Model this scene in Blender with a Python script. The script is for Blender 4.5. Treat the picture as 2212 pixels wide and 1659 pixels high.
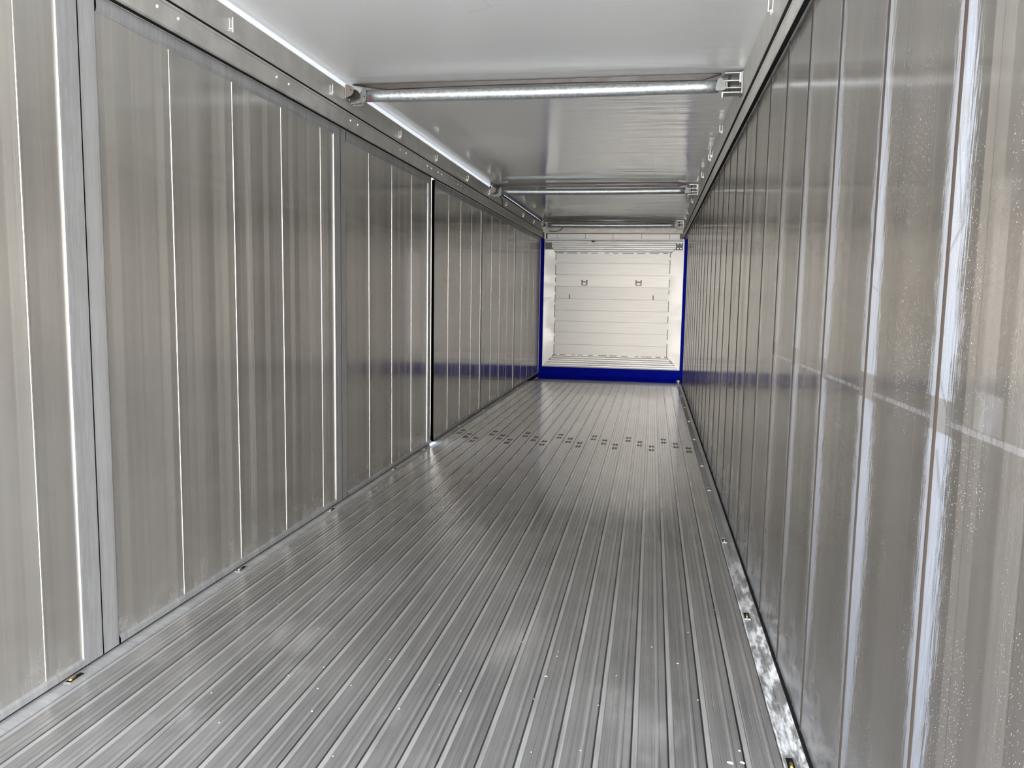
import bpy, bmesh, math, random
from mathutils import Vector, Matrix
random.seed(7)
for o in list(bpy.data.objects): bpy.data.objects.remove(o)
scene = bpy.context.scene
C = bpy.context.collection

# ------------------------------------------------------------------ camera
cam = bpy.data.cameras.new('camera'); cam_o = bpy.data.objects.new('camera', cam); C.objects.link(cam_o)
cam.sensor_fit = 'HORIZONTAL'; cam.sensor_width = 36.0
cam.lens = 1704.387 / 2212 * 36.0
cam.clip_start = 0.02; cam.clip_end = 300
R_ = Vector((0.98451975, 0.17445574, 0.01691335)); U_ = Vector((-0.03571799, 0.1052213, 0.99380718)); F_ = Vector((-0.17159572, 0.9790269, -0.10982365))
M = Matrix((R_, U_, -F_)).transposed().to_4x4(); M.translation = Vector((1.97534, 0.0, 1.36171))
cam_o.matrix_world = M
scene.camera = cam_o

# ------------------------------------------------------------------ render look
vs = scene.view_settings
vs.view_transform = 'Standard'; vs.look = 'None'; vs.gamma = 1.0; vs.use_curve_mapping = False
vs.exposure = 0.62
cy = scene.cycles
cy.max_bounces = 11; cy.diffuse_bounces = 6; cy.glossy_bounces = 7; cy.transmission_bounces = 4
cy.sample_clamp_indirect = 6.0

# ------------------------------------------------------------------ sky, sun, portal at the open rear
world = bpy.data.worlds.new('sky'); scene.world = world; world.use_nodes = True
wn = world.node_tree; wn.nodes.clear()
wo = wn.nodes.new('ShaderNodeOutputWorld'); wb = wn.nodes.new('ShaderNodeBackground')
tc = wn.nodes.new('ShaderNodeTexCoord'); sp = wn.nodes.new('ShaderNodeSeparateXYZ'); rp = wn.nodes.new('ShaderNodeValToRGB')
wn.links.new(tc.outputs['Generated'], sp.inputs[0]); wn.links.new(sp.outputs['Z'], rp.inputs[0])
e = rp.color_ramp.elements
e[0].position = 0.0; e[0].color = (1.0, 0.955, 0.88, 1)
e[1].position = 0.75; e[1].color = (0.58, 0.68, 0.88, 1)
m_ = e.new(0.22); m_.color = (0.95, 0.94, 0.92, 1)
wn.links.new(rp.outputs[0], wb.inputs['Color']); wb.inputs['Strength'].default_value = 15.5
wn.links.new(wb.outputs[0], wo.inputs[0])

sun = bpy.data.lights.new('sun', 'SUN'); sun.energy = 0.25; sun.angle = math.radians(6); sun.color = (1.0, 0.90, 0.76)
sun_o = bpy.data.objects.new('sun', sun); C.objects.link(sun_o)
sd = Vector((0.075, 1.0, -0.015)).normalized()          # low hazy sun behind the open rear end
sun_o.rotation_euler = sd.to_track_quat('-Z', 'Y').to_euler(); sun_o.location = (1.2, -12, 3)

REAR = -0.2; FRONT = 14.0; FLOOR_END = 12.62; W = 2.48; ROOF = 2.70
pl = bpy.data.lights.new('rear_opening_daylight', 'AREA'); pl.shape = 'RECTANGLE'; pl.size = W; pl.size_y = ROOF
pl.energy = 1.0; pl.cycles.is_portal = True
pl_o = bpy.data.objects.new('rear_opening_daylight', pl); C.objects.link(pl_o)
pl_o.location = (W/2, REAR - 0.02, ROOF/2); pl_o.rotation_euler = (math.radians(90), 0, 0)   # faces +Y, into the trailer
pl_o.rotation_euler = Vector((0, 1, 0)).to_track_quat('-Z', 'Z').to_euler()

# ------------------------------------------------------------------ material helpers
class NT:
    def __init__(s, name):
        s.m = bpy.data.materials.new(name); s.m.use_nodes = True; s.t = s.m.node_tree; s.t.nodes.clear()
        s.out = s.n('ShaderNodeOutputMaterial'); s.b = s.n('ShaderNodeBsdfPrincipled'); s.t.links.new(s.b.outputs[0], s.out.inputs[0])
        g = s.n('ShaderNodeNewGeometry'); s.P = g.outputs['Position']; x = s.n('ShaderNodeSeparateXYZ'); s.l(s.P, x.inputs[0])
        s.X, s.Y, s.Z = x.outputs
    def n(s, t): return s.t.nodes.new(t)
    def l(s, a, b):
        if isinstance(a, (int, float)): b.default_value = a
        elif isinstance(a, tuple): b.default_value = a
        else: s.t.links.new(a, b)
    def math(s, op, a, b=0.0, c=0.0, clamp=False):
        n = s.n('ShaderNodeMath'); n.operation = op; n.use_clamp = clamp
        s.l(a, n.inputs[0]); s.l(b, n.inputs[1]); s.l(c, n.inputs[2]); return n.outputs[0]
    def vec(s, x, y, z):
        n = s.n('ShaderNodeCombineXYZ'); s.l(x, n.inputs[0]); s.l(y, n.inputs[1]); s.l(z, n.inputs[2]); return n.outputs[0]
    def sc(s, sx, sy, sz): return s.vec(s.math('MULTIPLY', s.X, sx), s.math('MULTIPLY', s.Y, sy), s.math('MULTIPLY', s.Z, sz))
    def noise(s, v, scale=1.0, detail=3.0, rough=0.55):
        n = s.n('ShaderNodeTexNoise'); s.l(v, n.inputs['Vector']); n.inputs['Scale'].default_value = scale
        n.inputs['Detail'].default_value = detail; n.inputs['Roughness'].default_value = rough; return n.outputs['Fac']
    def white(s, w):
        n = s.n('ShaderNodeTexWhiteNoise'); n.noise_dimensions = '1D'; s.l(w, n.inputs['W']); return n.outputs['Value']
    def mr(s, v, a, b, c=0.0, d=1.0, smooth=True):
        n = s.n('ShaderNodeMapRange'); n.interpolation_type = 'SMOOTHSTEP' if smooth else 'LINEAR'
        s.l(v, n.inputs['Value'])
        for k, q in zip(('From Min', 'From Max', 'To Min', 'To Max'), (a, b, c, d)): s.l(q, n.inputs[k])
        return n.outputs[0]
    def mix(s, f, a, b):
        n = s.n('ShaderNodeMix'); n.data_type = 'RGBA'
        s.l(f, n.inputs[0]); s.l(a, n.inputs[6]); s.l(b, n.inputs[7]); return n.outputs[2]
    def mixf(s, f, a, b):
        n = s.n('ShaderNodeMix'); n.data_type = 'FLOAT'
        s.l(f, n.inputs[0]); s.l(a, n.inputs[2]); s.l(b, n.inputs[3]); return n.outputs[0]
    def scale(s, col, k):
        n = s.n('ShaderNodeVectorMath'); n.operation = 'SCALE'; s.l(col, n.inputs[0]); s.l(k, n.inputs['Scale']); return n.outputs[0]
    def seg(s, a, b, p0, p1, w):           # 1 inside a stroke p0..p1 of width w in the (a,b) plane
        dx, dy = p1[0]-p0[0], p1[1]-p0[1]; L2 = dx*dx + dy*dy
        ax = s.math('SUBTRACT', a, p0[0]); ay = s.math('SUBTRACT', b, p0[1])
        t = s.math('DIVIDE', s.math('ADD', s.math('MULTIPLY', ax, dx), s.math('MULTIPLY', ay, dy)), L2, clamp=True)
        ex = s.math('SUBTRACT', ax, s.math('MULTIPLY', t, dx)); ey = s.math('SUBTRACT', ay, s.math('MULTIPLY', t, dy))
        d = s.math('SQRT', s.math('ADD', s.math('MULTIPLY', ex, ex), s.math('MULTIPLY', ey, ey)))
        return s.mr(d, w*0.4, w*0.7, 1.0, 0.0)
    def bump(s, h, strength, dist=0.01):
        n = s.n('ShaderNodeBump'); n.inputs['Strength'].default_value = strength; n.inputs['Distance'].default_value = dist
        s.l(h, n.inputs['Height']); s.t.links.new(n.outputs[0], s.b.inputs['Normal']); return n
    def set(s, col=None, metal=None, rough=None, aniso=None, tan=None, spec=None, coat=None, coat_r=None):
        b = s.b.inputs
        if col is not None: s.l(col if not (isinstance(col, tuple) and len(col) == 3) else col + (1,), b['Base Color'])
        if metal is not None: s.l(metal, b['Metallic'])
        if rough is not None: s.l(rough, b['Roughness'])
        if aniso is not None: s.l(aniso, b['Anisotropic'])
        if tan is not None: s.l(s.vec(*tan), b['Tangent'])
        if spec is not None: s.l(spec, b['Specular IOR Level'])
        if coat is not None: b['Coat Weight'].default_value = coat
        if coat_r is not None: b['Coat Roughness'].default_value = coat_r
        return s.m

def simple(name, col, metal=0.0, rough=0.5, var=0.15, sc=30.0, aniso=0.0, tan=None, bump=0.0):
    t = NT(name); nz = t.noise(t.P, sc, 4.0)
    k = t.mr(nz, 0.25, 0.75, 1-var, 1+var)
    c = t.scale(col, k)
    if bump: t.bump(nz, bump, 0.003)
    return t.set(c, metal, t.mr(nz, 0.2, 0.8, rough*0.85, rough*1.15), aniso, tan)

def wall_mat(name, base, bandc=0.10, bandf=17.0):
    """extruded aluminium planks: die lines run upright, so gloss spreads sideways"""
    t = NT(name)
    fine = t.noise(t.vec(0.0, t.math('MULTIPLY', t.Y, 260.0), t.math('MULTIPLY', t.Z, 0.5)), 1.0, 4.0, 0.65)
    mid = t.noise(t.vec(3.0, t.math('MULTIPLY', t.Y, 26.0), t.math('MULTIPLY', t.Z, 0.25)), 1.0, 2.0)
    band = t.white(t.math('FLOOR', t.math('MULTIPLY', t.math('ADD', t.Y, t.math('MULTIPLY', mid, 0.012)), bandf)))
    grime = t.noise(t.P, 1.7, 5.0, 0.6)
    k = t.math('ADD', t.mr(fine, 0.25, 0.75, 0.96, 1.04), t.mr(band, 0.0, 1.0, -bandc, bandc, False))
    k = t.math('ADD', k, t.mr(mid, 0.3, 0.7, -0.06, 0.06)); k = t.math('MULTIPLY', k, t.mr(grime, 0.3, 0.7, 0.94, 1.05))
    col = t.scale(base, k)
    rough = t.math('ADD', t.mr(band, 0, 1, 0.20, 0.27, False), t.mr(fine, 0.2, 0.8, -0.015, 0.015))
    metal = 0.88
    # powdery dust along the bottom edge and close to the frames
    dn = t.noise(t.P, 9.0, 6.0, 0.7)
    dust = t.math('MULTIPLY', t.mr(t.Z, 0.0, 0.22, 1.0, 0.0), t.mr(dn, 0.36, 0.85), clamp=True)
    return t, col, rough, metal, dust, dn

# left side doors
t, col, rough, metal, dust, dn = wall_mat('brushed_aluminium_left', (0.50, 0.478, 0.44))
spots = t.mr(t.noise(t.sc(1, 90, 40), 1.0, 2.0), 0.80, 0.84)
f = t.math('MULTIPLY', t.math('MAXIMUM', dust, t.math('MULTIPLY', spots, 0.6)), 0.5)
M_left = t.set(t.mix(f, col, (0.55, 0.56, 0.57, 1)), t.mixf(f, 0.78, 0.25), t.mixf(f, rough, 0.55), 0.96, (0, 1, 0), None, 0.3, 0.06)

# welded frames of the doors: dull, dusty, bluish grey
t, col, rough, metal, dust, dn = wall_mat('dull_welded_aluminium', (0.37, 0.37, 0.365))
sm = t.mr(t.noise(t.sc(1, 60, 6), 1.0, 5.0, 0.7), 0.45, 0.62)
M_frame = t.set(t.mix(t.math('MULTIPLY', sm, 0.30), col, (0.52, 0.54, 0.56, 1)), 0.6, 0.42, 0.5, (0, 1, 0))

# right wall: scuffed milky bands beside every plank joint, fine scratches
J0, JP = 1.504, 0.4819
t, col, rough, metal, dust, dn = wall_mat('brushed_aluminium_right', (0.305, 0.283, 0.255), 0.13, 13.0)
ph = t.math('SUBTRACT', t.math('MULTIPLY', t.math('FRACT', t.math('DIVIDE', t.math('ADD', t.Y, 100*JP - J0 + 0.25), JP)), JP), 0.25)   # signed distance to joint
hair = t.noise(t.vec(0.0, t.math('MULTIPLY', t.math('ADD', t.Y, t.math('MULTIPLY', t.Z, 0.06)), 170.0), t.math('MULTIPLY', t.Z, 11.0)), 1.0, 5.0, 0.75)
low = t.noise(t.vec(7.0, t.math('MULTIPLY', t.Y, 1.3), t.math('MULTIPLY', t.Z, 1.1)), 1.0, 2.0)
wid = t.math('MULTIPLY', t.mr(t.Z, 2.55, 1.3, 0.35, 1.0), t.mr(low, 0.3, 0.7, 0.75, 1.15))
wid = t.math('MULTIPLY', wid, t.mr(t.Z, 0.1, 0.7, 0.45, 1.0))
near = t.math('MULTIPLY', wid, 0.115); far = t.math('MULTIPLY', wid, 0.06)
jit = t.mr(hair, 0.3, 0.7, -0.028, 0.028)
pj = t.math('ADD', ph, jit)
mn = t.mr(pj, t.math('MULTIPLY', near, -1.0), t.math('MULTIPLY', near, -0.45), 0.0, 1.0)
mf = t.mr(pj, t.math('MULTIPLY', far, 0.3), far, 1.0, 0.0)
brk = t.math('MAXIMUM', t.mr(t.Z, 1.135, 1.14, 1.0, 0.0), t.mr(t.Z, 1.195, 1.2, 0.0, 1.0))      # the rub line interrupts the scuffing
scuff = t.math('MULTIPLY', t.math('MULTIPLY', mn, mf), t.mr(hair, 0.3, 0.65, 0.45, 1.0))
scuff = t.math('MULTIPLY', scuff, t.math('MULTIPLY', t.mr(brk, 0, 1, 0.35, 1.0), t.mr(t.Y, 1.6, 5.0, 0.95, 0.0)))
vor = t.n('ShaderNodeTexVoronoi'); vor.feature = 'F1'
t.l(t.vec(0.0, t.math('MULTIPLY', t.math('ADD', t.Y, t.math('MULTIPLY', t.Z, 0.35)), 62.0), t.math('MULTIPLY', t.Z, 24.0)), vor.inputs['Vector'])
sel = t.mr(t.noise(t.sc(1, 9, 3), 1.0, 3.0), 0.48, 0.56)
flick = t.math('MULTIPLY', t.mr(vor.outputs['Distance'], 0.09, 0.15, 1.0, 0.0), t.math('MULTIPLY', sel, t.mr(t.Y, 2.2, 3.5, 1.0, 0.0)))
rub = t.math('MULTIPLY', t.seg(t.Y, t.Z, (0.6, 1.166), (3.44, 1.142), 0.009), t.mr(hair, 0.35, 0.6, 0.06, 0.36))
patch = t.math('MULTIPLY', t.math('MULTIPLY', t.mr(t.Y, 1.235, 1.24), t.mr(t.Y, 1.335, 1.34, 1, 0)), t.math('MULTIPLY', t.mr(t.Z, 1.165, 1.17), t.mr(t.Z, 1.225, 1.23, 1, 0)))
patch = t.math('MULTIPLY', patch, t.mr(dn, 0.3, 0.6, 0.06, 0.20))
dustR = t.math('MULTIPLY', t.mr(t.Z, 0.0, 0.5, 0.9, 0.0), t.mr(dn, 0.30, 0.62), clamp=True)
f = t.math('MAXIMUM', t.math('MAXIMUM', scuff, flick), t.math('MAXIMUM', t.math('MAXIMUM', rub, patch), t.math('MULTIPLY', dustR, 0.7)))
dark = None
for (y0, z0, y1, z1, w) in ((1.47, 2.15, 1.44, 1.82, .006), (1.495, 1.93, 1.44, 1.95, .004), (1.495, 1.66, 1.455, 1.5, .006), (1.50, 1.45, 1.44, 1.50, .008),
                            (1.97, 1.86, 1.93, 1.74, .006), (1.93, 1.74, 1.97, 1.6, .006), (1.97, 1.48, 1.95, 1.44, .006), (1.97, 1.40, 1.93, 1.39, .005),
                            (1.50, 1.235, 1.455, 1.18, .008), (1.485, 1.10, 1.455, 1.03, .012), (1.49, 2.3, 1.42, 2.36, .004)):
    q = t.seg(t.Y, t.Z, (y0, z0), (y1, z1), w); dark = q if dark is None else t.math('MAXIMUM', dark, q)
scuff_sky_col = t.mix(t.noise(t.sc(1, 30, 3), 1.0, 4.0), (0.18, 0.23, 0.31, 1), (0.33, 0.37, 0.45, 1))  # scuffed metal tone, with its bluish sky reflection painted into the colour
c2 = t.mix(t.math('MULTIPLY', f, 0.85), col, scuff_sky_col)
c2 = t.mix(t.math('MULTIPLY', flick, 0.9), c2, (0.80, 0.82, 0.84, 1))
c2 = t.mix(t.math('MULTIPLY', dark, 0.55), c2, (0.16, 0.16, 0.16, 1))
def line(c, w): return t.mr(t.math('ABSOLUTE', t.math('SUBTRACT', ph, c)), w*.5, w*.9, 1.0, 0.0)
ph2 = t.math('SUBTRACT', t.math('MULTIPLY', t.math('FRACT', t.math('DIVIDE', t.math('ADD', t.Y, 100*JP - J0 + 0.02), JP)), JP), 0.02)
jl = t.math('MAXIMUM', line(-.0060, .0026), line(-.0004, .0022)); jl2 = t.math('MULTIPLY', t.math('MAXIMUM', line(.1202, .0020), line(-.1597, .0022)), .30)
jl = t.math('MAXIMUM', jl, jl2)
jl = t.math('MINIMUM', jl, 1.0)
c2 = t.mix(jl, c2, (0.034, 0.027, 0.022, 1))
M_right = t.set(c2, t.math('MULTIPLY', t.mixf(f, metal, 0.45), t.mr(jl, 0.3, 0.8, 1.0, 0.0)), t.mixf(f, rough, 0.42), 0.96, (0, 1, 0), None, 0.0, 0.09); t.l(t.mr(jl, 0.0, 0.5, 0.4, 0.0), t.b.inputs['Coat Weight']); t.l(t.mr(jl, 0.3, 0.8, 0.5, 0.0), t.b.inputs['Specular IOR Level'])

# floor slats
SP, SX0 = 0.1115, 0.0635
t = NT('worn_aluminium_floor')
u = t.math('MULTIPLY', t.math('FRACT', t.math('DIVIDE', t.math('SUBTRACT', t.X, SX0), SP)), SP)
idx = t.math('FLOOR', t.math('DIVIDE', t.math('SUBTRACT', t.X, SX0), SP))
fine = t.noise(t.vec(t.math('MULTIPLY', t.X, 420.0), t.math('MULTIPLY', t.Y, 0.7), 0.0), 1.0, 4.0, 0.7)
mid = t.noise(t.vec(t.math('MULTIPLY', t.X, 60.0), t.math('MULTIPLY', t.Y, 0.5), 4.0), 1.0, 3.0)
blot = t.noise(t.sc(5.0, 2.2, 1), 1.0, 6.0, 0.65)
per = t.white(idx)
k = t.math('ADD', t.mr(fine, 0.25, 0.75, -0.13, 0.13), t.mr(mid, 0.3, 0.7, -0.12, 0.12))
k = t.math('ADD', k, t.mr(per, 0, 1, -0.06, 0.06, False)); k = t.math('ADD', k, t.mr(blot, 0.3, 0.7, 0.88, 1.10))
col = t.scale((0.425, 0.417, 0.40), k)
bd = t.math('MULTIPLY', t.mr(u, 0.016, 0.024, 1.0, 0.0), t.mr(t.noise(t.sc(40, 3, 1), 1.0, 4.0), 0.25, 0.6, 0.35, 1.0))
bd2 = t.math('MULTIPLY', t.math('MULTIPLY', t.mr(u, 0.072, 0.074), t.mr(u, 0.078, 0.080, 1, 0)), 0.6)
bd = t.math('MAXIMUM', bd, bd2)
dusty = t.mr(t.noise(t.sc(2.4, 1.1, 1), 1.0, 6.0, 0.7), 0.52, 0.75, 0.0, 0.6)
dirt = t.mr(t.noise(t.sc(9, 6, 1), 1.0, 6.0, 0.75), 0.63, 0.74, 0.0, 0.5)
dirt = t.math('MULTIPLY', dirt, t.mr(t.Y, 5.5, 3.0, 0.0, 1.0))
f = t.math('MAXIMUM', t.math('MULTIPLY', bd, 0.45), t.math('MULTIPLY', dusty, t.mr(t.Y, 5.0, 2.0, 0.05, 1.0)))  # dust strengthened towards the rear opening, painting in the brighter light there
c2 = t.mix(f, col, (0.62, 0.61, 0.58, 1)); c2 = t.mix(dirt, c2, (0.20, 0.205, 0.22, 1))
gl = t.math('MAXIMUM', t.mr(u, 0.0030, 0.0038, 1, 0), t.mr(u, 0.1100, 0.1106, 0, 1))
g2 = t.math('MAXIMUM', t.math('MULTIPLY', t.mr(u, .0188, .0193), t.mr(u, .0222, .0228, 1, 0)), t.math('MULTIPLY', t.mr(u, .0850, .0855), t.mr(u, .0885, .089, 1, 0)))
gl = t.math('MAXIMUM', gl, t.math('MULTIPLY', g2, 0.35))
c2 = t.mix(t.math('MULTIPLY', gl, 0.85), c2, (0.05, 0.048, 0.045, 1))
chip = t.n('ShaderNodeTexVoronoi'); chip.feature = 'F1'; t.l(t.sc(26, 20, 1), chip.inputs['Vector'])
cm = t.math('MULTIPLY', t.mr(chip.outputs['Distance'], 0.03, 0.06, 1.0, 0.0), t.mr(t.noise(t.sc(4, 4, 1), 1.0, 3.0), 0.56, 0.6))
c2 = t.mix(t.math('MULTIPLY', cm, 0.8), c2, (0.8, 0.8, 0.8, 1))
ro = t.math('ADD', t.mr(fine, 0.2, 0.8, 0.18, 0.24), t.mr(t.Y, 3.5, 6.0, 0.10, 0.0)); ro = t.math('ADD', ro, t.math('MULTIPLY', f, 0.15))
M_floor = t.set(c2, t.mixf(f, 0.77, 0.3), ro, 0.96, (1, 0, 0), None, 0.35, 0.09)

# floor edge strip, worn white
t = NT('scuffed_edge_metal')
n1 = t.noise(t.sc(30, 7, 30), 1.0, 6.0, 0.75); n2 = t.noise(t.sc(50, 1.2, 10), 1.0, 3.0)
f = t.math('MULTIPLY', t.mr(n1, 0.42, 0.62), t.mr(t.Y, 5.0, 3.2, 0.12, 1.0))
M_edge = t.set(t.mix(f, t.scale((0.26, 0.26, 0.25), t.mr(n2, 0.3, 0.7, 0.8, 1.2)), (0.60, 0.61, 0.61, 1)), t.mixf(f, 0.65, 0.2), t.mixf(f, 0.35, 0.6), 0.5, (0, 1, 0))

# roof tarpaulin, glossy grey, wrinkled on the right
t = NT('grey_roof_tarpaulin')
wr = t.noise(t.vec(t.math('MULTIPLY', t.X, 0.9), t.math('MULTIPLY', t.math('ADD', t.Y, t.math('MULTIPLY', t.X, -0.12)), 5.5), 0.0), 1.0, 4.0, 0.55)
wr2 = t.noise(t.vec(t.math('MULTIPLY', t.X, 2.2), t.math('MULTIPLY', t.Y, 14.0), 2.0), 1.0, 2.0, 0.5)
amt = t.mr(t.X, 0.9, 2.0, 0.0, 1.0); amt = t.math('MULTIPLY', amt, t.mr(t.Y, 3.3, 6.0, 0.4, 1.0))
h = t.math('ADD', t.math('MULTIPLY', t.math('ADD', wr, t.math('MULTIPLY', wr2, 0.25)), amt), t.math('MULTIPLY', t.noise(t.P, 1.1, 1.0), 0.25))
t.bump(h, 1.0, 0.012)
ln = t.mr(t.noise(t.P, 700.0, 1.0), 0.3, 0.7, 0.96, 1.04)
col = t.scale((0.80, 0.80, 0.775), ln)
cr = None
for a, b, w in (((1.05, 3.80), (1.20, 3.72), .014), ((1.20, 3.72), (1.18, 3.64), .012), ((1.18, 3.70), (1.26, 3.70), .012), ((0.62, 4.2), (0.80, 4.8), .006),
                ((0.03, 4.45), (0.03, 4.9), .03), ((1.90, 7.0), (1.96, 9.2), .012)):
    q = t.seg(t.X, t.Y, a, b, w); cr = q if cr is None else t.math('MAXIMUM', cr, q)
col = t.mix(t.math('MULTIPLY', cr, t.mr(t.noise(t.P, 30.0, 3.0), 0.35, 0.6, 0.3, 0.9)), col, (0.72, 0.72, 0.70, 1))
M_tarp = t.set(col, 0.22, t.mr(t.Y, 4.2, 6.0, 0.34, 0.11), 0.0, None, 1.0); t.b.inputs['IOR'].default_value = 1.7

# front bulkhead: clean pale mill aluminium, seams across
t = NT('pale_aluminium_bulkhead')
st = t.noise(t.vec(t.math('MULTIPLY', t.X, 1.5), 0.0, t.math('MULTIPLY', t.Z, 55.0)), 1.0, 4.0)
sm = t.mr(t.noise(t.sc(9, 1, 22), 1.0, 4.0, 0.7), 0.63, 0.70)
zz = t.math('MULTIPLY', t.mr(t.Z, 0.5, 0.6), t.mr(t.Z, 1.25, 1.4, 1, 0))
tone = t.mr(t.Z, 1.558, 1.566, 0.90, 1.04)
col = t.scale((0.61, 0.60, 0.58), t.math('MULTIPLY', tone, t.mr(st, 0.3, 0.7, 0.94, 1.04)))
col = t.mix(t.math('MULTIPLY', t.math('MULTIPLY', sm, zz), 0.35), col, (0.45, 0.44, 0.44, 1))
M_bulk = t.set(col, 0.3, 0.45, 0.0, (0, 0, 1))
t = NT('ridge_highlight_aluminium')
st = t.noise(t.vec(t.math('MULTIPLY', t.X, 1.2), 3.0, t.math('MULTIPLY', t.Z, 38.0)), 1.0, 2.0)  # stripes across Z paint the highlights of the frame ridges into the colour
M_bulkside = simple('plain_bright_aluminium', (0.78, 0.765, 0.75), 0.25, 0.42, 0.04, 4.0)
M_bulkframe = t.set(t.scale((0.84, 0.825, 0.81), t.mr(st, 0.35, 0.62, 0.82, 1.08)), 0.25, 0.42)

M_rail = simple('rail_aluminium', (0.57, 0.555, 0.52), 0.7, 0.36, 0.12, 8.0, 0.7, (0, 1, 0))
M_galv = simple('galvanised_steel', (0.42, 0.44, 0.445), 0.75, 0.45, 0.28, 55.0, bump=0.15)
M_zinc = simple('zinc_plate', (0.36, 0.36, 0.34), 0.7, 0.35, 0.2, 40.0)
M_bright = simple('bare_bright_steel', (0.80, 0.80, 0.77), 0.5, 0.3, 0.05, 40.0)
M_tan = simple('tan_coated_plate', (0.20, 0.175, 0.145), 0.5, 0.4, 0.08, 40.0)
M_blue = simple('blue_paint', (0.0, 0.004, 0.28), 0.0, 0.6, 0.12, 6.0); M_blue.node_tree.nodes['Principled BSDF'].inputs['Specular IOR Level'].default_value = 0.04
M_black = simple('black_rubber', (0.010, 0.009, 0.010), 0.0, 0.7, 0.1); M_black.node_tree.nodes['Principled BSDF'].inputs['Specular IOR Level'].default_value = 0.05
M_brown = simple('brown_webbing', (0.035, 0.022, 0.014), 0.0, 0.45, 0.25, 14.0)
M_dplate = simple('grey_primer_plate', (0.13, 0.14, 0.14), 0.3, 0.5, 0.2, 60.0)
M_darkmetal = simple('dark_stained_metal', (0.05, 0.042, 0.035), 0.6, 0.4, 0.2, 30.0)
M_brass = simple('brass_bolt', (0.62, 0.44, 0.16), 1.0, 0.3, 0.1)
M_white = simple('white_chip', (0.82, 0.82, 0.80), 0.0, 0.6, 0.05)
M_red = simple('red_tape', (0.28, 0.01, 0.04), 0.0, 0.4, 0.1)
M_ground = simple('pale_concrete_yard', (0.62, 0.58, 0.52), 0.0, 0.9, 0.15, 0.8)
M_ledge = simple('ledge_metal', (0.50, 0.50, 0.49), 0.7, 0.35, 0.2, 12.0)

M_fork = simple('dull_galvanised_plate', (0.20, 0.205, 0.20), 0.6, 0.45, 0.2, 60.0)
M_head = simple('stained_head_sheet', (0.34, 0.32, 0.29), 0.5, 0.45, 0.35, 7.0)

# ------------------------------------------------------------------ mesh helpers
def link(name, bm, mat, parent=None, smooth=False, loc=None):
    me = bpy.data.meshes.new(name); bmesh.ops.recalc_face_normals(bm, faces=bm.faces[:]); bm.to_mesh(me); bm.free()
    me.materials.append(mat)
    if smooth:
        for p in me.polygons: p.use_smooth = True
    o = bpy.data.objects.new(name, me); C.objects.link(o)
    if parent: o.parent = parent
    if loc: o.location = loc
    return o
def NB(): return bmesh.new()
def box(bm, x0, x1, y0, y1, z0, z1, bev=0.0):
    r = bmesh.ops.create_cube(bm, size=1.0); v = r['verts']
    for q in v: q.co = Vector((x0 + (q.co.x+.5)*(x1-x0), y0 + (q.co.y+.5)*(y1-y0), z0 + (q.co.z+.5)*(z1-z0)))
    if bev:
        es = list({ed for q in v for ed in q.link_edges}); bmesh.ops.bevel(bm, geom=es, offset=bev, segments=2, affect='EDGES', profile=0.5)
    return v
def prism(bm, pts, axis, a0, a1):
    """closed polygon swept along an axis; pts are the two other coordinates in order x,y,z"""
    def mk(p, a):
        return {'x': (a, p[0], p[1]), 'y': (p[0], a, p[1]), 'z': (p[0], p[1], a)}[axis]
    v0 = [bm.verts.new(mk(p, a0)) for p in pts]; v1 = [bm.verts.new(mk(p, a1)) for p in pts]
    n = len(pts)
    for i in range(n):
        j = (i+1) % n; bm.faces.new((v0[i], v0[j], v1[j], v1[i]))
    bm.faces.new(v0[::-1]); bm.faces.new(v1)
def strip(bm, pts, axis, a0, a1):
    def mk(p, a):
        return {'x': (a, p[0], p[1]), 'y': (p[0], a, p[1]), 'z': (p[0], p[1], a)}[axis]
    v0 = [bm.verts.new(mk(p, a0)) for p in pts]; v1 = [bm.verts.new(mk(p, a1)) for p in pts]
    for i in range(len(pts)-1): bm.faces.new((v0[i], v0[i+1], v1[i+1], v1[i]))
def tube(bm, path, r, n=14, cap=True):
    path = [Vector(p) for p in path]; rings = []
    for i, p in enumerate(path):
        d = (path[min(i+1, len(path)-1)] - path[max(i-1, 0)]).normalized()
        a = d.orthogonal().normalized() if i == 0 else (rings_a - d*rings_a.dot(d)).normalized()
        rings_a = a; b = d.cross(a)
        rings.append([bm.verts.new(p + (a*math.cos(2*math.pi*k/n) + b*math.sin(2*math.pi*k/n))*r) for k in range(n)])
    for i in range(len(rings)-1):
        for k in range(n): bm.faces.new((rings[i][k], rings[i][(k+1) % n], rings[i+1][(k+1) % n], rings[i+1][k]))
    if cap: bm.faces.new(rings[0][::-1]); bm.faces.new(rings[-1])
def tag(o, label=None, cat=None, group=None, kind=None):
    if label: o['label'] = label
    if cat: o['category'] = cat
    if group: o['group'] = group
    if kind: o['kind'] = kind
    return o
def empty(name, loc):
    o = bpy.data.objects.new(name, None); C.objects.link(o); o.location = loc; o.empty_display_size = 0.1; return o
def struct(o, label, cat): return tag(o, label, cat, None, 'structure')
def tongue(x0, x1, zc, h, n=8):
    """outline of a plate with a rounded right end (x,z)"""
    r = h/2*0.85; pts = [(x0, zc-h/2), (x1-r, zc-h/2*0.92)]
    for k in range(n+1):
        a = -math.pi/2 + math.pi*k/n; pts.append((x1-r + r*math.cos(a), zc + r*math.sin(a)))
    pts += [(x1-r, zc+h/2*0.92), (x0, zc+h/2)]
    return pts

# ------------------------------------------------------------------ ground outside
bm = NB(); box(bm, -25, 28, -40, 30, -1.45, -1.25)
struct(link('ground', bm, M_ground), 'pale concrete yard outside the open rear end', 'ground')

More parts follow.
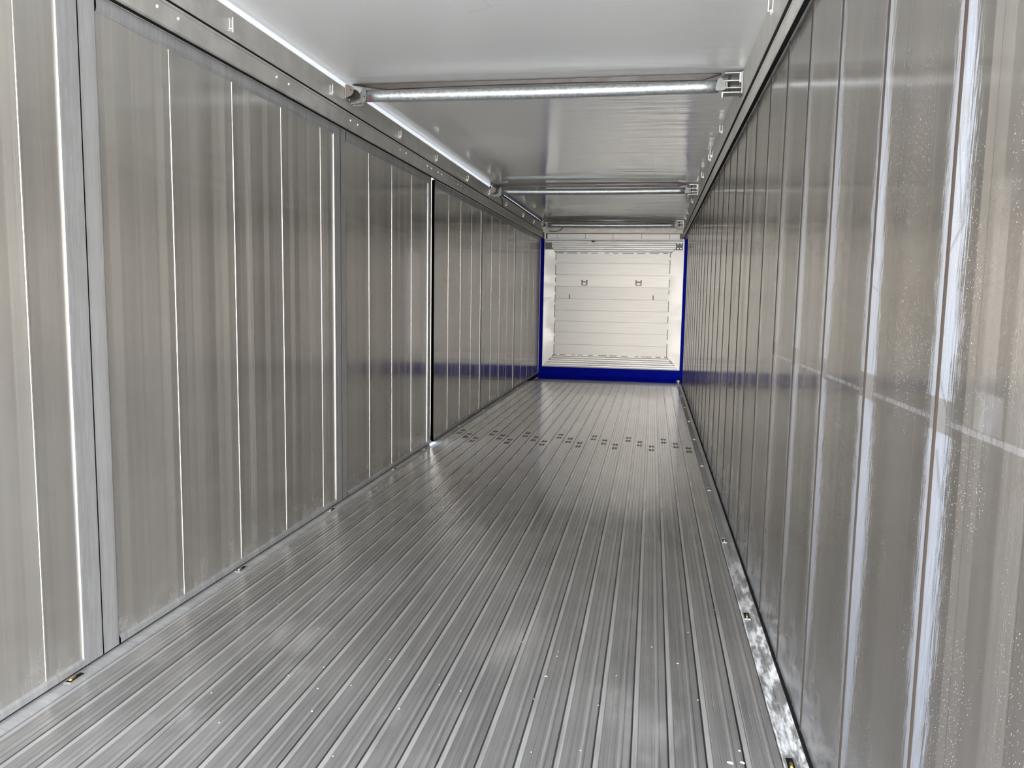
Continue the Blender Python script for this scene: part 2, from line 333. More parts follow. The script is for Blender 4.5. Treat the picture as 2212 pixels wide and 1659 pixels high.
# ------------------------------------------------------------------ floor
bm = NB(); pts = []
for i in range(21):
    x = SX0 + i*SP
    pts += [(x, -.010), (x+.0020, -.010), (x+.0024, 0), (x+.018, 0), (x+.0195, -.0018), (x+.022, -.0018), (x+.0235, 0), (x+.043, 0), (x+.0445, -.0016),
            (x+.046, 0), (x+.062, 0), (x+.0635, -.0016), (x+.065, 0), (x+.084, 0), (x+.0855, -.0018), (x+.088, -.0018), (x+.0895, 0), (x+.1085, 0), (x+.1092, -.010)]
xe = SX0 + 21*SP
pts.append((xe, -.010))
prism(bm, pts + [(xe, -.04), (SX0, -.04)], 'y', REAR, FLOOR_END)
floor = struct(link('floor', bm, M_floor), 'floor of narrow grooved aluminium slats running lengthways', 'floor')
# pairs of small dark screw heads on every slat
yc = {0: 7.665, 1: 7.462, 2: 7.258}
proto = None
for i in range(21):
    xc = SX0 + SP*(i+0.5); y = yc[i % 3]
    if proto is None:
        bm = NB()
        for dy in (-0.085, 0.085):
            for dx in (-0.014, 0.014): box(bm, dx-.0085, dx+.0085, dy-.045, dy+.045, 0, .0012)
            box(bm, -.008, .008, dy-.015, dy+.015, 0, .0010)
        proto = link('screw_head_pair', bm, M_darkmetal, floor, loc=(xc, y, 0.0)); proto['label'] = 'pair of dark fixing screws in a floor slat'
    else:
        o = proto.copy(); C.objects.link(o); o.parent = floor; o.location = (xc, y, 0.0)

# floor edge strips
bm = NB(); prism(bm, [(2.4055, -.04), (2.4055, .002), (2.409, .006), (2.440, .006), (2.4415, .004), (2.443, .006), (2.452, .008), (2.470, .018), (2.4795, .018), (2.4795, -.04)], 'y', REAR, FLOOR_END)
trim1 = struct(link('trim_1', bm, M_edge), 'scuffed metal edge strip between floor and right wall', 'edge strip')
bm = NB(); box(bm, 2.471, 2.4795, REAR, FLOOR_END, .0182, .027); link('rubber_seal', bm, M_black, trim1)
bm = NB(); prism(bm, [(.0005, -.04), (.0005, .004), (.050, .004), (.0535, .0), (.0630, .0), (.0630, -.04)], 'y', REAR, FLOOR_END)
trim2 = struct(link('trim_2', bm, M_frame), 'dull metal edge strip between floor and side doors', 'edge strip')

def eye(parent, x, y, w, l, z, brass):
    r = link('lashing_recess', ring_bm(w, l), M_zinc, parent, loc=(x, y, z))
    bm = NB(); box(bm, -w*.42, w*.42, -l*.44, l*.44, 0, .0016)
    link('recess_cavity', bm, M_black, r, loc=(0, 0, 0))
    bm = NB(); tube(bm, [(0, -l*.36, .004), (0, -l*.05, .006)], .0055, 8)
    link('bolt', bm, M_brass if brass else M_zinc, r, True)
def ring_bm(w, l):
    bm = NB()
    box(bm, -w*.5, -w*.42, -l*.5, l*.5, 0, .004); box(bm, w*.42, w*.5, -l*.5, l*.5, 0, .004)
    box(bm, -w*.42, w*.42, -l*.5, -l*.44, 0, .004); box(bm, -w*.42, w*.42, l*.44, l*.5, 0, .004)
    return bm
for y in (2.339, 3.482, 4.60, 5.83, 6.69, 8.0, 9.2, 10.4, 11.6): eye(trim2, .027, y, .026, .085, .0042, y < 3)
for y in (2.30, 3.413, 4.50, 5.74, 6.58, 7.83, 8.99, 10.15, 11.37): eye(trim1, 2.424, y, .026, .075, .0062, y < 4)

# ------------------------------------------------------------------ left wall: six side doors
seams = [0.2, 2.509, 4.825, 6.96, 9.075, 11.35, FRONT]
joints = [[0.73, 1.23, 1.73, 2.235], [3.041, 3.532, 4.029, 4.535], [5.353, 5.848, 6.346], [7.55, 8.05, 8.55], [9.65, 10.2, 10.75], [12.0, 12.6, 13.2]]
dlab = ['aluminium side door nearest the camera, cut by the left picture edge', 'wide side door with four bright upright joints, between the black seam and the next one',
        'side door ending at the hinge gap that lets daylight through', 'side door directly beyond the daylit hinge gap', 'second side door beyond the daylit hinge gap', 'farthest side door, touching the blue front post']
TOP = 2.398
for k in range(6):
    a, b = seams[k], seams[k+1]; g0 = 0.003 if k != 3 else 0.075; g1 = 0.003 if k != 2 else 0.048
    a += g0; b -= g1
    if k == 5: b = FRONT - .01
    s0 = 0.095 if k != 3 else 0.012; s1 = 0.098 if k != 2 else 0.095
    if k == 5: s1 = .05
    if k >= 3: s1 = .05; s0 = min(s0, .04)
    z0 = 0.012
    d = empty('door_%d' % (k+1), (0, a, 0)); struct(d, dlab[k], 'side door')
    # leaf: ribs stand 3 mm proud at the plank joints
    pts = [(-.022, 0), (0, 0)]
    for j in joints[k]:
        q = j - a; pts += [(0, q-.003), (.0022, q-.002), (.0026, q+.004), (0, q+.007)]
    pts += [(0, b-a), (-.022, b-a)]
    bm = NB(); prism(bm, pts, 'z', z0+.001, TOP-.001); link('leaf_panel', bm, M_left, d)
    p = .0075 if k < 3 else .004
    bm = NB(); prism(bm, [(-.0005, .0), (p, .0), (p, s0-.012), (.0005, s0)], 'z', z0, TOP); link('stile', bm, M_frame, d)
    bm = NB(); prism(bm, [(-.0005, b-a-s1), (p*.9, b-a-s1+.0012), (p, b-a-s1+.008), (p, b-a), (-.0005, b-a)], 'z', z0, TOP); link('stile', bm, M_frame if k != 2 else M_frame, d)
    bm = NB(); prism(bm, [(-.0005, TOP-.062), (p*.6, TOP-.058), (p, TOP-.045), (p, TOP), (-.0005, TOP)], 'y', s0, b-a-s1); link('top_rail', bm, M_frame, d)
    bm = NB(); prism(bm, [(-.0005, z0), (p, z0), (p, z0+.020), (.001, z0+.030), (-.0005, z0+.030)], 'y', s0, b-a-s1); link('bottom_rail', bm, M_frame, d)
    if k < 5 and k != 2:
        bm = NB(); box(bm, -.021, -.012, b-a+.0005, b-a+.0055, z0, TOP); link('rubber_seal', bm, M_black, d)
    if k == 2:
        for z in (0.28, 0.52, 0.76, 1.00, 1.24, 1.48, 1.72, 1.96, 2.17):
            bm = NB(); tube(bm, [(-.016, b-a+.012, z-.012), (-.016, b-a+.012, z+.012)], .011, 10); box(bm, -.022, -.010, b-a+.0, b-a+.028, z-.008, z+.008)
            link('hinge_knuckle', bm, M_darkmetal, d)
# pillar behind the open seam between third and fourth door
bm = NB(); prism(bm, [(-.0400, 7.08), (-.0235, 7.08), (-.0235, 7.30), (-.0400, 7.30)], 'z', -.03, TOP)
bx = link('door_pillar', bm, M_darkmetal); tag(bx, 'dark upright pillar showing through the daylit gap between side doors', 'pillar')
bm = NB(); box(bm, -.12, -.0235, 6.975, 6.999, 2.0, TOP); box(bm, -.12, -.0235, 6.975, 6.999, -.03, .16); link('gap_filler', bm, M_darkmetal, bx)
# wall piece behind the camera and the sill under the doors
bm = NB(); box(bm, -.03, 0, REAR, .2, -.04, TOP)
struct(link('wall_left', bm, M_left), 'plain aluminium end of the left wall beside the rear opening', 'wall')
bm = NB(); box(bm, -.10, -.0005, REAR, FRONT, -.05, .008)
struct(link('trim_3', bm, M_black), 'black sill gap under the side doors', 'sill')

# ------------------------------------------------------------------ right wall of upright planks
bm = NB(); prof = []
y = J0 - 5*JP; ys = []
while y < FLOOR_END + .2: ys.append(y); y += JP
prof.append((W, REAR))
for j in ys:
    for dy, dx in ((-.0066, .0), (-.0058, -.0030), (-.0042, -.0032), (-.0022, -.0014), (-.0012, -.0014), (-.0002, -.0032), (.0012, -.0030), (.0030, .0), (.25, .0009), (.30, .0)):
        q = j + dy
        if REAR + .01 < q < FLOOR_END - .01: prof.append((W + dx, q))
prof.sort(key=lambda p: p[1])
prof.append((W, FLOOR_END))
prism(bm, prof + [(W+.035, FLOOR_END), (W+.035, REAR)], 'z', -.04, 2.394)
struct(link('wall_right', bm, M_right), 'tall right wall of upright aluminium planks with milky scuffed joints', 'wall')
bm = NB(); box(bm, 2.56, 2.60, FLOOR_END-.02, FRONT, -.2, 2.6)  # unseen strip, added to block outside light beyond the plank wall
struct(link('trim_4', bm, M_rail), 'unseen metal strip keeping outside light out beside the right front post', 'trim')

# ------------------------------------------------------------------ roof rails
def rail(side):
    L = side == 'left'
    s = 1 if L else -1; x0 = 0 if L else W; P = .03
    def X(p): return x0 + s*p
    e = empty('roof_rail', (x0, 0, 2.4))
    if L: low0, g0, g1, top = 2.402, 2.5075, 2.5185, 2.648
    else: low0, g0, g1, top = 2.396, 2.481, 2.515, 2.692
    z = lambda v: v - 2.4
    q = lambda p: s*p
    bm = NB(); prism(bm, [(q(-.06), z(low0)), (q(.022), z(low0)), (q(P), z(low0+.010)), (q(P), z(g0-.016)), (q(P-.004), z(g0-.014)), (q(P), z(g0-.010)), (q(P), z(g0)), (q(-.06), z(g0))], 'y', REAR, FRONT-.02)
    link('lower_flange', bm, M_rail, e)
    bm = NB(); box(bm, min(q(.009), q(P-.003)), max(q(.009), q(P-.003)), REAR, FRONT-.06, z(low0-(.004 if L else .007)), z(low0-.0005)); link('lower_gap_strip', bm, M_black, e)  # added black strip that draws the dark gap line under the rail
    bm = NB(); gd = P-.001
    prism(bm, [(q(-.06), z(g0+.0003)), (q(gd), z(g0+.0003)), (q(gd), z(g1-.0003)), (q(-.06), z(g1-.0003))], 'y', REAR, FRONT-.02)
    link('rubber_groove', bm, M_black, e)
    if L: pr = [(q(-.03), z(g1)), (q(P), z(g1)), (q(P+.001), z(g1+.02)), (q(P-.002), z(g1+.05)), (q(P), z(top-.004)), (q(P-.004), z(top)), (q(-.03), z(top))]
    else: pr = [(q(-.06), z(g1)), (q(P), z(g1)), (q(P+.004), z(g1+.006)), (q(P+.004), z(g1+.03)), (q(P-.002), z(g1+.04)), (q(P), z(top-.004)), (q(P-.004), z(top)), (q(-.06), z(top))]
    bm = NB(); prism(bm, pr, 'y', REAR, FRONT-.02); link('upper_flange', bm, M_rail, e)
    ys = (2.3, 3.466, 4.612, 5.92, 6.95, 8.161, 9.25, 10.373, 11.767, 12.834) if L else (2.6, 3.76, 6.315, 7.543, 7.35, 8.575, 10.74, 12.126, 12.911)
    hk = None
    for y in ys:
        if hk is None:
            # small welded hook: leg, foot and upturned tip
            hk = NB()
            def bq(a, b, *z): box(hk, min(q(a), q(b)), max(q(a), q(b)), *z)
            bq(.018, .0225, -.0030, .0030, -.026, .022)
            bq(.0, .0225, -.0030, .0030, -.030, -.0265)
            bq(.0, .0025, .0035, .030, -.034, .020)
            bq(.003, .0075, .026, .030, -.034, -.012)
            bq(.0, .006, -.0030, .030, -.0375, -.0345)
            me_o = link('tarp_hook', hk, M_bright, e, loc=(q(P), y, z(2.582 if L else 2.655))); hk = me_o
        else:
            o = hk.copy(); C.objects.link(o); o.parent = e; o.location = (q(P), y, z(2.582 if L else 2.655))
    if L:
        rv = None
        for y in (1.9, 2.04, 2.93, 3.07, 3.932, 4.069, 4.942, 5.072, 5.954, 6.105, 6.702, 6.832, 7.045, 7.173, 7.793, 7.923, 8.785, 8.941, 9.8, 9.95, 10.8, 10.95):
            if rv is None:
                bm = NB(); bmesh.ops.create_uvsphere(bm, u_segments=10, v_segments=6, radius=.008, matrix=Matrix.Scale(.85, 4, (1, 0, 0)))
                rv = link('rivet', bm, M_bright, e, True, loc=(q(P), y, z(2.4655)))
            else:
                o = rv.copy(); C.objects.link(o); o.parent = e; o.location = (q(P), y, z(2.4655))
    return e
rl = rail('left'); tag(rl, 'long aluminium roof rail above the side doors, with pairs of rivets', 'roof rail')
rr = rail('right'); tag(rr, 'long aluminium roof rail with a wide black groove above the plank wall', 'roof rail')
# outer closing strip of the left rail (far part, where no daylight shows)
bm = NB(); box(bm, -.028, -.020, 9.62, FRONT-.02, 2.6485, 2.699)
sl = link('trim_5', bm, M_black); struct(sl, 'dark sealing strip closing the gap over the far left roof rail', 'sealing strip')

# ------------------------------------------------------------------ roof tarpaulin
bm = NB(); NX, NY = 50, 290; grid = []
bows = (0.4, 4.97, 9.55, 13.85)
from mathutils import noise as mn_
for j in range(NY+1):
    y = REAR + (FRONT - REAR)*j/NY; row = []
    for i in range(NX+1):
        x = -.007 + (2.50+.007)*i/NX; u = i/NX
        edge = math.sin(math.pi*u)**.7 if 0 < u < 1 else 0
        a = max([b for b in bows if b <= y], default=bows[0]-4); b = min([b for b in bows if b > y], default=bows[-1]+4)
        s_ = math.sin(math.pi*max(0, min(1, (y-a)/(b-a))))
        z = ROOF - .016*s_*edge
        wv = max(0, (u-.35)/.65)
        z += .0045*wv*edge*mn_.noise(Vector((x*.8, y*4.0 - x*.5, 0)))
        z += .003*edge*mn_.noise(Vector((x*1.2, y*.8, 5)))
        row.append(bm.verts.new((x, y, z)))
    grid.append(row)
for j in range(NY):
    for i in range(NX): bm.faces.new((grid[j][i], grid[j][i+1], grid[j+1][i+1], grid[j+1][i]))
tp = link('ceiling', bm, M_tarp, None, True)
md = tp.modifiers.new('thickness', 'SOLIDIFY'); md.thickness = .002; md.offset = 1.0
struct(tp, 'grey glossy tarpaulin roof, wrinkled on its right side', 'roof')
bm = NB(); box(bm, 2.4525, 2.56, REAR, FRONT-.025, 2.6925, 2.6985)
struct(link('trim_6', bm, M_rail), 'flat edge where the tarpaulin meets the right roof rail', 'trim')

# side flap of the tarpaulin, daylight glows through it
t = NT('white_translucent_vinyl'); tr = t.n('ShaderNodeBsdfTranslucent'); tr.inputs[0].default_value = (0.034, 0.034, 0.0335, 1)
df = t.n('ShaderNodeBsdfDiffuse'); df.inputs[0].default_value = (0.6, 0.6, 0.6, 1); ad = t.n('ShaderNodeAddShader')
t.t.links.new(tr.outputs[0], ad.inputs[0]); t.t.links.new(df.outputs[0], ad.inputs[1]); t.t.links.new(ad.outputs[0], t.out.inputs[0])
bm = NB(); strip(bm, [(-.007, 2.7005), (-.034, 2.700), (-.034, 2.60)], 'y', REAR, FRONT)
fl = link('tarpaulin_flap', bm, t.m, tp); fl['label'] = 'white side flap of the roof tarpaulin glowing with daylight'

# ------------------------------------------------------------------ roof bows: galvanised tubes with hinged brackets
def make_bow():
    e = empty('roof_bow', (0, 4.97, 0))
    xl, xr = .130, 2.315
    bm = NB(); n = 24
    tube(bm, [(xl + (xr-xl)*i/n, 0, 2.620 - .006*math.sin(math.pi*i/n)) for i in range(n+1)], .036, 24)
    link('tube', bm, M_galv, e, True)
    # webbing sleeve between tube and tarpaulin, narrow at both ends
    bm = NB(); N = 40; v = []
    for i in range(N+1):
        u = i/N; x = .03 + 2.30*u
        dip = (.020 + .016*(2*u-1)**2)*min(1, u/.10)*min(1, (1-u)/.05) + .002
        zb = 2.697 - .004*math.sin(math.pi*u)
        v.append([bm.verts.new(p) for p in ((x, .004, zb), (x, .010, zb-dip), (x, .030, zb-dip), (x, .05, zb))])
    for i in range(N):
        for k in range(3): bm.faces.new((v[i][k], v[i][k+1], v[i+1][k+1], v[i+1][k]))
    link('webbing_sleeve', bm, M_brown, e)
    # left bracket
    bm = NB(); box(bm, .0315, .037, -.125, .02, 2.575, 2.662, .001); lb = link('end_bracket', bm, M_zinc, e)
    bm = NB(); prism(bm, tongue(.037, .088, 2.626, .078), 'y', -.122, -.117); h1 = link('hinge_plate', bm, M_tan, lb)
    bm = NB(); tube(bm, [(.071, -.1235, 2.630), (.071, -.1222, 2.630)], .0042, 10); link('pin_hole', bm, M_black, h1)
    for k, (yy, zc, x1) in enumerate(((-.075, 2.612, .110), (-.03, 2.602, .120), (.008, 2.596, .128))):
        bm = NB(); prism(bm, tongue(.037, x1, zc, .07), 'y', yy-.0025, yy+.0025); link('hinge_plate', bm, M_zinc if k else M_darkmetal, lb)
        bm = NB(); tube(bm, [(.045, yy-.006, zc-.030), (.045, yy+.006, zc-.030)], .005, 8); link('rivet', bm, M_zinc, lb)
    bm = NB(); tube(bm, [(.085, -.05, 2.605), (.085, .02, 2.605)], .006, 10); link('hinge_pin', bm, M_galv, lb)
    bm = NB(); prism(bm, [(.098, 2.625), (.125, 2.664), (.140, 2.656), (.142, 2.585), (.120, 2.560), (.092, 2.590)], 'y', -.046, -.041)
    fk = link('tube_fork', bm, M_fork, e)
    bm = NB(); tube(bm, [(.131, -.0485, 2.605), (.131, -.0463, 2.605)], .004, 10); link('pin_hole', bm, M_black, fk)
    # right bracket
    bm = NB(); box(bm, 2.4405, 2.4485, -.05, .05, 2.565, 2.690, .001); rb = link('end_bracket', bm, M_zinc, e)
    for zc, x0, sh in ((2.684, 2.345, 0), (2.640, 2.335, .01), (2.600, 2.335, 0), (2.574, 2.330, 0)):
        bm = NB(); box(bm, x0, 2.4405, -.045, .045, zc-.0035, zc+.0035, .001); link('hinge_plate', bm, M_zinc, rb)
    bm = NB(); box(bm, 2.427, 2.4395, -.058, -.050, 2.625, 2.682, .001); link('clip', bm, M_galv, rb)
    bm = NB(); tube(bm, [(2.375, -.01, 2.5775), (2.375, -.01, 2.684)], .007, 10); link('hinge_pin', bm, M_darkmetal, rb)
    bm = NB(); prism(bm, [(2.292, 2.600), (2.306, 2.650), (2.322, 2.657), (2.352, 2.630), (2.362, 2.640), (2.362, 2.604), (2.345, 2.585), (2.300, 2.583)], 'y', -.052, -.047)
    fk = link('tube_fork', bm, M_fork, e)
    bm = NB(); bmesh.ops.create_uvsphere(bm, u_segments=10, v_segments=6, radius=.007, matrix=Matrix.Translation((2.345, -.054, 2.615))); link('rivet', bm, M_zinc, fk, True)
    bm = NB(); tube(bm, [(2.337, -.03, 2.548), (2.337, -.03, 2.571)], .009, 6); tube(bm, [(2.337, -.03, 2.540), (2.337, -.03, 2.549)], .005, 8); link('bolt', bm, M_galv, rb)
    return e
bow = make_bow()
tag(bow, 'galvanised roof bow tube nearest the camera, under the tarpaulin', 'roof bow', 'roof bows across the trailer')
bm = NB(); box(bm, .1475, .176, -.040, -.0365, 2.585, 2.592); link('red_tape', bm, M_red, bow)
def copy_tree(o, parent=None):
    c = o.copy(); C.objects.link(c)
    if parent: c.parent = parent
    for ch in o.children:
        if ch.name.startswith('red_tape'): continue
        copy_tree(ch, c)
    return c
b2 = copy_tree(bow); b2.location = (0, 9.55, 0); b2['label'] = 'middle galvanised roof bow tube, halfway along the tarpaulin'
b3 = copy_tree(bow); b3.location = (0, 13.84, -.008); b3['label'] = 'farthest galvanised roof bow tube, right above the front wall'

# strap tail hanging by the middle bow
bm = NB()
pp = [(.10, 9.525, 2.592), (.10, 9.62, 2.575), (.115, 9.66, 2.555), (.118, 9.70, 2.525), (.112, 9.74, 2.50), (.105, 9.78, 2.48)]
tube(bm, pp, .008, 6)
tag(link('strap_tail', bm, M_dplate), 'short grey strap tail dangling from the middle roof bow at the left rail', 'strap')
bm = NB()
pp = [(.16+.02*i, 13.93, 2.545 - .045*math.sin(math.pi*min(1, i/9))) for i in range(10)]
pp += [(.36, 13.93, 2.555), (.375, 13.92, 2.575)]
tube(bm, [(.14, 13.93, 2.52), (.20, 13.93, 2.512), (.26, 13.93, 2.513), (.32, 13.93, 2.525), (.36, 13.93, 2.545), (.38, 13.93, 2.568), (.384, 13.92, 2.585)], .006, 6)
tag(link('rope_loop', bm, M_darkmetal), 'thin dark rope sagging below the farthest roof bow at its left end', 'rope')

# ------------------------------------------------------------------ front: ledge, blue beam and posts, bulkhead
bm = NB(); prism(bm, [(FLOOR_END+.012, -.004), (FLOOR_END+.012, -.03), (FRONT-.02, -.14), (FRONT-.02, -.086), (12.9, -.022), (12.75, -.012)], 'x', .0, 2.55)
struct(link('trim_7', bm, M_ledge), 'bare metal ledge between floor end and blue cross beam', 'ledge')
bm = NB(); box(bm, .0005, 2.5, FLOOR_END+.0005, FLOOR_END+.0115, -.06, -.008)
struct(link('trim_8', bm, M_black), 'black gap line where the floor slats end', 'floor end gap')

bm = NB(); prism(bm, [(FRONT, -.14), (FRONT-.03, -.125), (FRONT-.04, -.06), (FRONT-.055, -.02), (FRONT-.04, .0), (FRONT-.02, .06), (FRONT, .128)], 'x', .0, 2.56)
tag(link('cross_beam', bm, M_blue), 'dark blue painted beam across the foot of the front wall', 'beam')
bm = NB(); prism(bm, [(.0075, FRONT-.05), (.052, FRONT-.05), (.062, FRONT-.04), (.062, FRONT), (.0075, FRONT)], 'z', .10, 2.388)
tag(link('corner_post', bm, M_blue), 'dark blue corner post at the left edge of the front wall', 'post')
bm = NB(); prism(bm, [(2.482, FRONT-.04), (2.492, FRONT-.05), (2.555, FRONT-.05), (2.555, FRONT), (2.482, FRONT)], 'z', .10, 2.388)
tag(link('corner_post', bm, M_blue), 'dark blue corner post at the right edge of the front wall', 'post')
bm = NB(); bmesh.ops.create_uvsphere(bm, u_segments=16, v_segments=8, radius=.035, matrix=Matrix.Translation((0, 0, 0)) @ Matrix.Diagonal((1, 1, .75, 1)))
tube(bm, [(0, 0, -.05), (0, 0, -.01)], .02, 12)
tag(link('rubber_buffer', bm, M_rail, None, True, loc=(2.452, 13.55, -.015)), 'small round grey buffer at the foot of the right blue post', 'buffer')

bm = NB()
box(bm, -.20, 2.75, FRONT+.10, FRONT+.14, -.35, 2.80)
box(bm, -.20, .006, FRONT-.005, FRONT+.10, -.35, 2.80); box(bm, 2.562, 2.75, FRONT-.02, FRONT+.10, -.35, 2.80)
box(bm, .006, 2.562, FRONT+.002, FRONT+.10, -.35, .10)
box(bm, -.20, -.104, FLOOR_END, FRONT-.006, -.35, .1); box(bm, .0, 2.60, FLOOR_END+.02, FRONT+.0, -.25, -.16)
struct(link('trim_9', bm, M_darkmetal), 'dark outer shell closing the front end behind the bulkhead', 'front shell')
wf = empty('wall_front', (1.24, FRONT, 0)); struct(wf, 'pale aluminium bulkhead closing the front end of the trailer', 'wall')
def wl(name, bm, mat, smooth=False): return link(name, bm, mat, wf, smooth, loc=(-1.24, -FRONT, 0))
XL0, XR0, ZB0, ZT0 = .064, 2.480, .130, 2.366; XL1, XR1, ZB1, ZT1 = .265, 2.250, .350, 2.148; YI = FRONT + .04
# mitred slanting frame, ridged above and below
def slab(pa, pb, pc, pd, th=.01, ridges=0):
    bm = NB(); n = max(1, ridges*4)
    A, B, Cc, D = [Vector(p) for p in (pa, pb, pc, pd)]        # A-B outer edge, D-C inner edge
    nrm = (B-A).cross(D-A).normalized()
    if nrm.y > 0: nrm = -nrm
    r0 = []
    for i in range(n+1):
        f = i/n; a = A.lerp(D, f); b = B.lerp(Cc, f); off = nrm*(.014*(1 if ridges and i % 4 in (1, 2) else 0))
        r0.append((bm.verts.new(a+off), bm.verts.new(b+off)))
    for i in range(n): bm.faces.new((r0[i][0], r0[i][1], r0[i+1][1], r0[i+1][0]))
    return bm
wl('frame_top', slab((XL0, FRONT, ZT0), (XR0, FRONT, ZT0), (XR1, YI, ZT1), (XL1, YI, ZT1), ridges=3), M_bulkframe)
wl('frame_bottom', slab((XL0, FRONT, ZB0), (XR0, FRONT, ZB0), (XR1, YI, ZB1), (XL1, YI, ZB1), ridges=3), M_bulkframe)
wl('frame_side', slab((XL0, FRONT, ZB0), (XL0, FRONT, ZT0), (XL1, YI, ZT1), (XL1, YI, ZB1)), M_bulkside)
wl('frame_side', slab((XR0, FRONT, ZB0), (XR0, FRONT, ZT0), (XR1, YI, ZT1), (XR1, YI, ZB1)), M_bulkside)
zs = [ZB1, .537, .751, .951, 1.144, 1.346, 1.562, 1.767, 1.969, ZT1]
pts = [(YI+.02, ZB1)]
for i, z in enumerate(zs):
    if 0 < i < len(zs)-1: pts += [(YI, z-.005), (YI+.010, z-.003), (YI+.010, z+.003), (YI, z+.005)]
    else: pts.append((YI, z))
pts.append((YI+.02, ZT1))
bm = NB(); prism(bm, pts, 'x', XL1, XR1); wl('inner_panel', bm, M_bulk)
# broken dark welds around the inner panel
bm = NB()
def dash(p, q, axis, n, duty):
    L = q - p; x = p; random.seed(int(abs(p*100)) + n)
    while x < q - .02:
        l = random.uniform(.06, .2)*duty; l = min(l, q-x)
        yield x, x+l
        x += l + random.uniform(.03, .12)
for a, b in dash(XL1, XR1, 'x', 3, 1.0): box(bm, a, b, YI-.004, YI+.001, ZT1-.006, ZT1+.006)
for a, b in dash(XL1, XR1, 'x', 5, 1.0): box(bm, a, b, YI-.004, YI+.001, ZB1-.006, ZB1+.006)
for a, b in dash(ZB1, ZT1, 'z', 7, 1.2): box(bm, XL1-.006, XL1+.006, YI-.004, YI+.001, a, b)
for a, b in dash(ZB1, ZT1, 'z', 11, 1.3): box(bm, XR1-.006, XR1+.006, YI-.004, YI+.001, a, b)
w_ = wl('weld_seam', bm, M_darkmetal); w_['label'] = 'broken dark weld line around the inner panel'
bm = NB()
for (xa, za, xb, zb) in ((XL0+.1, ZB0+.1, XL1, ZB1), (XR0-.1, ZB0+.1, XR1, ZB1), (XL0+.1, ZT0-.1, XL1, ZT1), (XR0-.1, ZT0-.1, XR1, ZT1)):
    ya = FRONT + .04*abs(xa-(XL0 if xa < 1 else XR0))/.2
    tube(bm, [(xa, ya-.004, za), (xb, YI-.004, zb)], .006, 6)
w_ = wl('mitre_weld', bm, M_darkmetal)
# pull-out handles and slots
for hx, hz in ((.781, 1.631), (1.724, 1.637)):
    bm = NB(); w2, h2 = .052, .047
    box(bm, hx-w2, hx+w2, YI-.004, YI, hz-h2, hz+h2, .001); hb = wl('recessed_handle', bm, M_bulk)
    bm = NB(); box(bm, hx-w2, hx-w2+.018, YI-.010, YI-.004, hz-h2, hz+h2); box(bm, hx+w2-.018, hx+w2, YI-.010, YI-.004, hz-h2, hz+h2)
    box(bm, hx-w2+.01, hx+w2-.01, YI-.010, YI-.004, hz-h2, hz-h2+.014); box(bm, hx-w2+.01, hx+w2-.01, YI-.010, YI-.004, hz+.004, hz+.024)
    box(bm, hx-w2-.004, hx-w2+.02, YI-.012, YI-.004, hz+h2-.018, hz+h2); box(bm, hx+w2-.02, hx+w2+.004, YI-.012, YI-.004, hz+h2-.018, hz+h2)
    link('handle_frame', bm, M_darkmetal, hb)
for hx, hz in ((.522, 1.389), (1.984, 1.392)):
    bm = NB(); box(bm, hx-.009, hx+.009, YI-.006, YI, hz-.04, hz+.035); box(bm, hx-.012, hx+.010, YI-.006, YI, hz-.043, hz-.034)
    wl('bolt_slot', bm, M_darkmetal)
# corner plates
for xa, xb, mt in ((.070, .192, M_dplate), (2.338, 2.455, M_dplate)):
    bm = NB(); box(bm, xa, xb, FRONT-.006, FRONT-.001, 2.205, 2.34, .001); cp = wl('corner_plate', bm, mt)
    for bx_ in (.3, .72):
        for bz in (.2, .8):
            bm = NB(); px = xa + (xb-xa)*bx_; pz = 2.205 + .135*bz
            tube(bm, [(px, FRONT-.016, pz), (px, FRONT-.0065, pz)], .011 if xa > 1 else .007, 6); link('bolt', bm, M_zinc if xa > 1 else M_dplate, cp)
# ridge bar, row of cover plates, slim rail and head sheet above
bm = NB(); box(bm, .064, 2.482, FRONT-.012, FRONT+.02, 2.368, 2.388, .003); wl('ridge_bar', bm, M_bulk)
cx = [.11, .295, .780, 1.262, 1.751, 2.227, 2.40]
for i in range(len(cx)-1):
    bm = NB(); box(bm, cx[i]+.0025, cx[i+1]-.0025, FRONT-.002, FRONT+.02, 2.3895, 2.476, .001); wl('cover_plate', bm, M_bulk)
bm = NB(); box(bm, .03, 2.54, FRONT+.061, FRONT+.068, 2.3, 2.70); wl('backing_sheet', bm, M_darkmetal)
bm = NB(); box(bm, .06, 2.49, FRONT-.02, FRONT+.02, 2.484, 2.502, .004); wl('head_bar', bm, M_bulk)
bm = NB(); box(bm, .03, 2.50, FRONT-.002, FRONT+.02, 2.5035, 2.699); wl('head_sheet', bm, M_head)
bm = NB(); box(bm, .92-.03, .92+.03, FRONT-.02, FRONT-.0125, 2.340, 2.356); box(bm, .895, .91, FRONT-.026, FRONT-.0125, 2.332, 2.345); box(bm, .945, .955, FRONT-.026, FRONT-.0125, 2.336, 2.345)
wl('latch', bm, M_black)
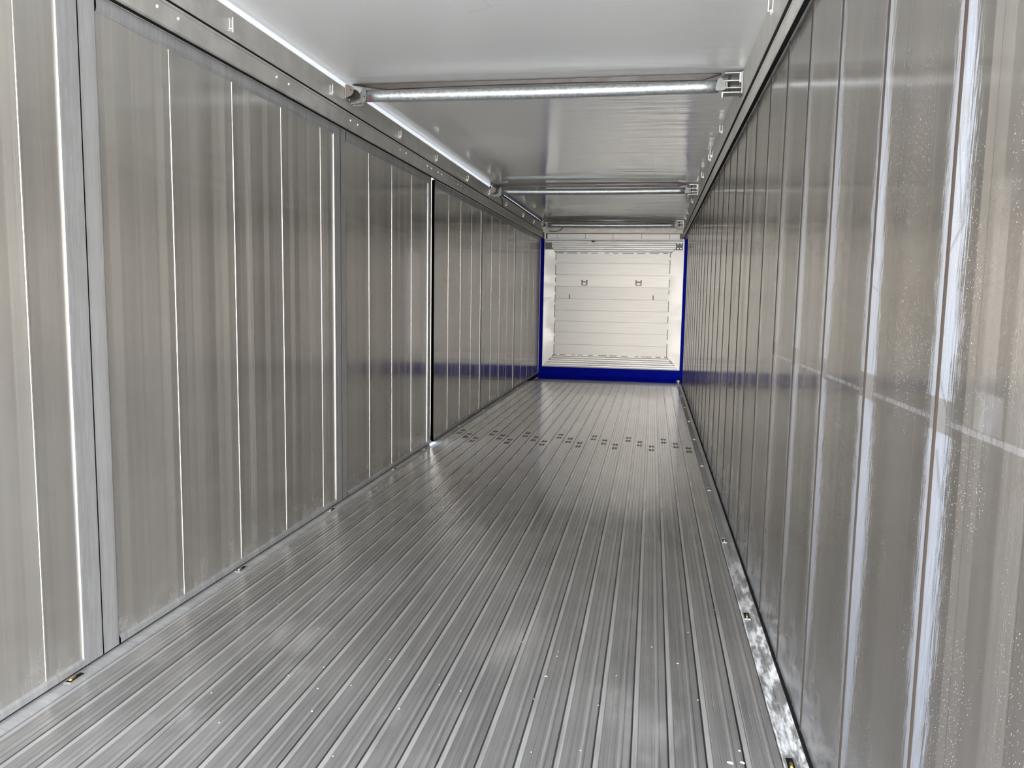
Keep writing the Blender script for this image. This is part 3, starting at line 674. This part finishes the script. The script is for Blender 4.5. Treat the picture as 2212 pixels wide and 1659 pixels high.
for xx in (.075, 2.462):
    bm = NB(); box(bm, xx-.012, xx+.012, FRONT-.03, FRONT-.0205, 2.36, 2.50, .003); wl('corner_bolt_block', bm, M_zinc)

# ------------------------------------------------------------------ loose white paint flecks on the floor
FL = [(0.398, 3.123), (0.631, 3.006), (0.68, 2.913), (0.776, 2.847), (0.836, 2.604), (0.737, 2.519), (1.052, 2.714), (0.88, 2.451), (0.924, 2.306), (1.198, 2.379),
      (0.666, 2.182), (1.285, 2.563), (1.369, 2.537), (0.54, 2.348), (1.091, 2.081), (0.984, 2.496), (1.964, 3.465), (2.293, 3.474), (2.168, 3.202), (1.513, 2.966),
      (1.664, 2.913), (1.665, 2.871), (2.021, 3.03), (1.645, 2.704), (1.625, 2.534), (2.117, 2.908), (1.894, 2.761), (2.251, 2.284), (2.287, 2.292), (1.844, 2.538),
      (1.809, 2.259), (1.664, 2.22), (2.285, 2.355), (2.177, 2.642)]
big = {(1.645, 2.704): 2.2, (2.117, 2.908): 1.9, (1.198, 2.379): 1.6, (2.251, 2.284): 3.2, (2.287, 2.292): 2.6, (2.021, 3.03): 1.4, (0.88, 2.451): 1.4, (0.924, 2.306): 1.4, (2.285, 2.355): 1.8}
fp = None
for (x, y) in FL:
    if fp is None:
        bm = NB(); n = 7; top = []
        vs_ = [bm.verts.new((.0022*math.cos(6.283*k/n)*(1+.3*math.sin(k*2.3)), .0028*math.sin(6.283*k/n)*(1+.25*math.cos(k*1.7)), 0)) for k in range(n)]
        tv = [bm.verts.new((v.co.x*.8, v.co.y*.8, .0008)) for v in vs_]
        for k in range(n): bm.faces.new((vs_[k], vs_[(k+1) % n], tv[(k+1) % n], tv[k]))
        bm.faces.new(vs_[::-1]); bm.faces.new(tv)
        fp = link('paint_fleck', bm, M_white); o = fp
        tag(fp, 'tiny loose white fleck lying on the floor slats', 'fleck', 'white flecks scattered on the floor')
    else:
        o = fp.copy(); C.objects.link(o)
    s_ = big.get((x, y), 1.0)
    o.location = (x, y, .0001); o.rotation_euler = (0, 0, random.uniform(0, 6)); o.scale = (s_*.8, s_*(1.4 if s_ > 2.4 else 1), 1)
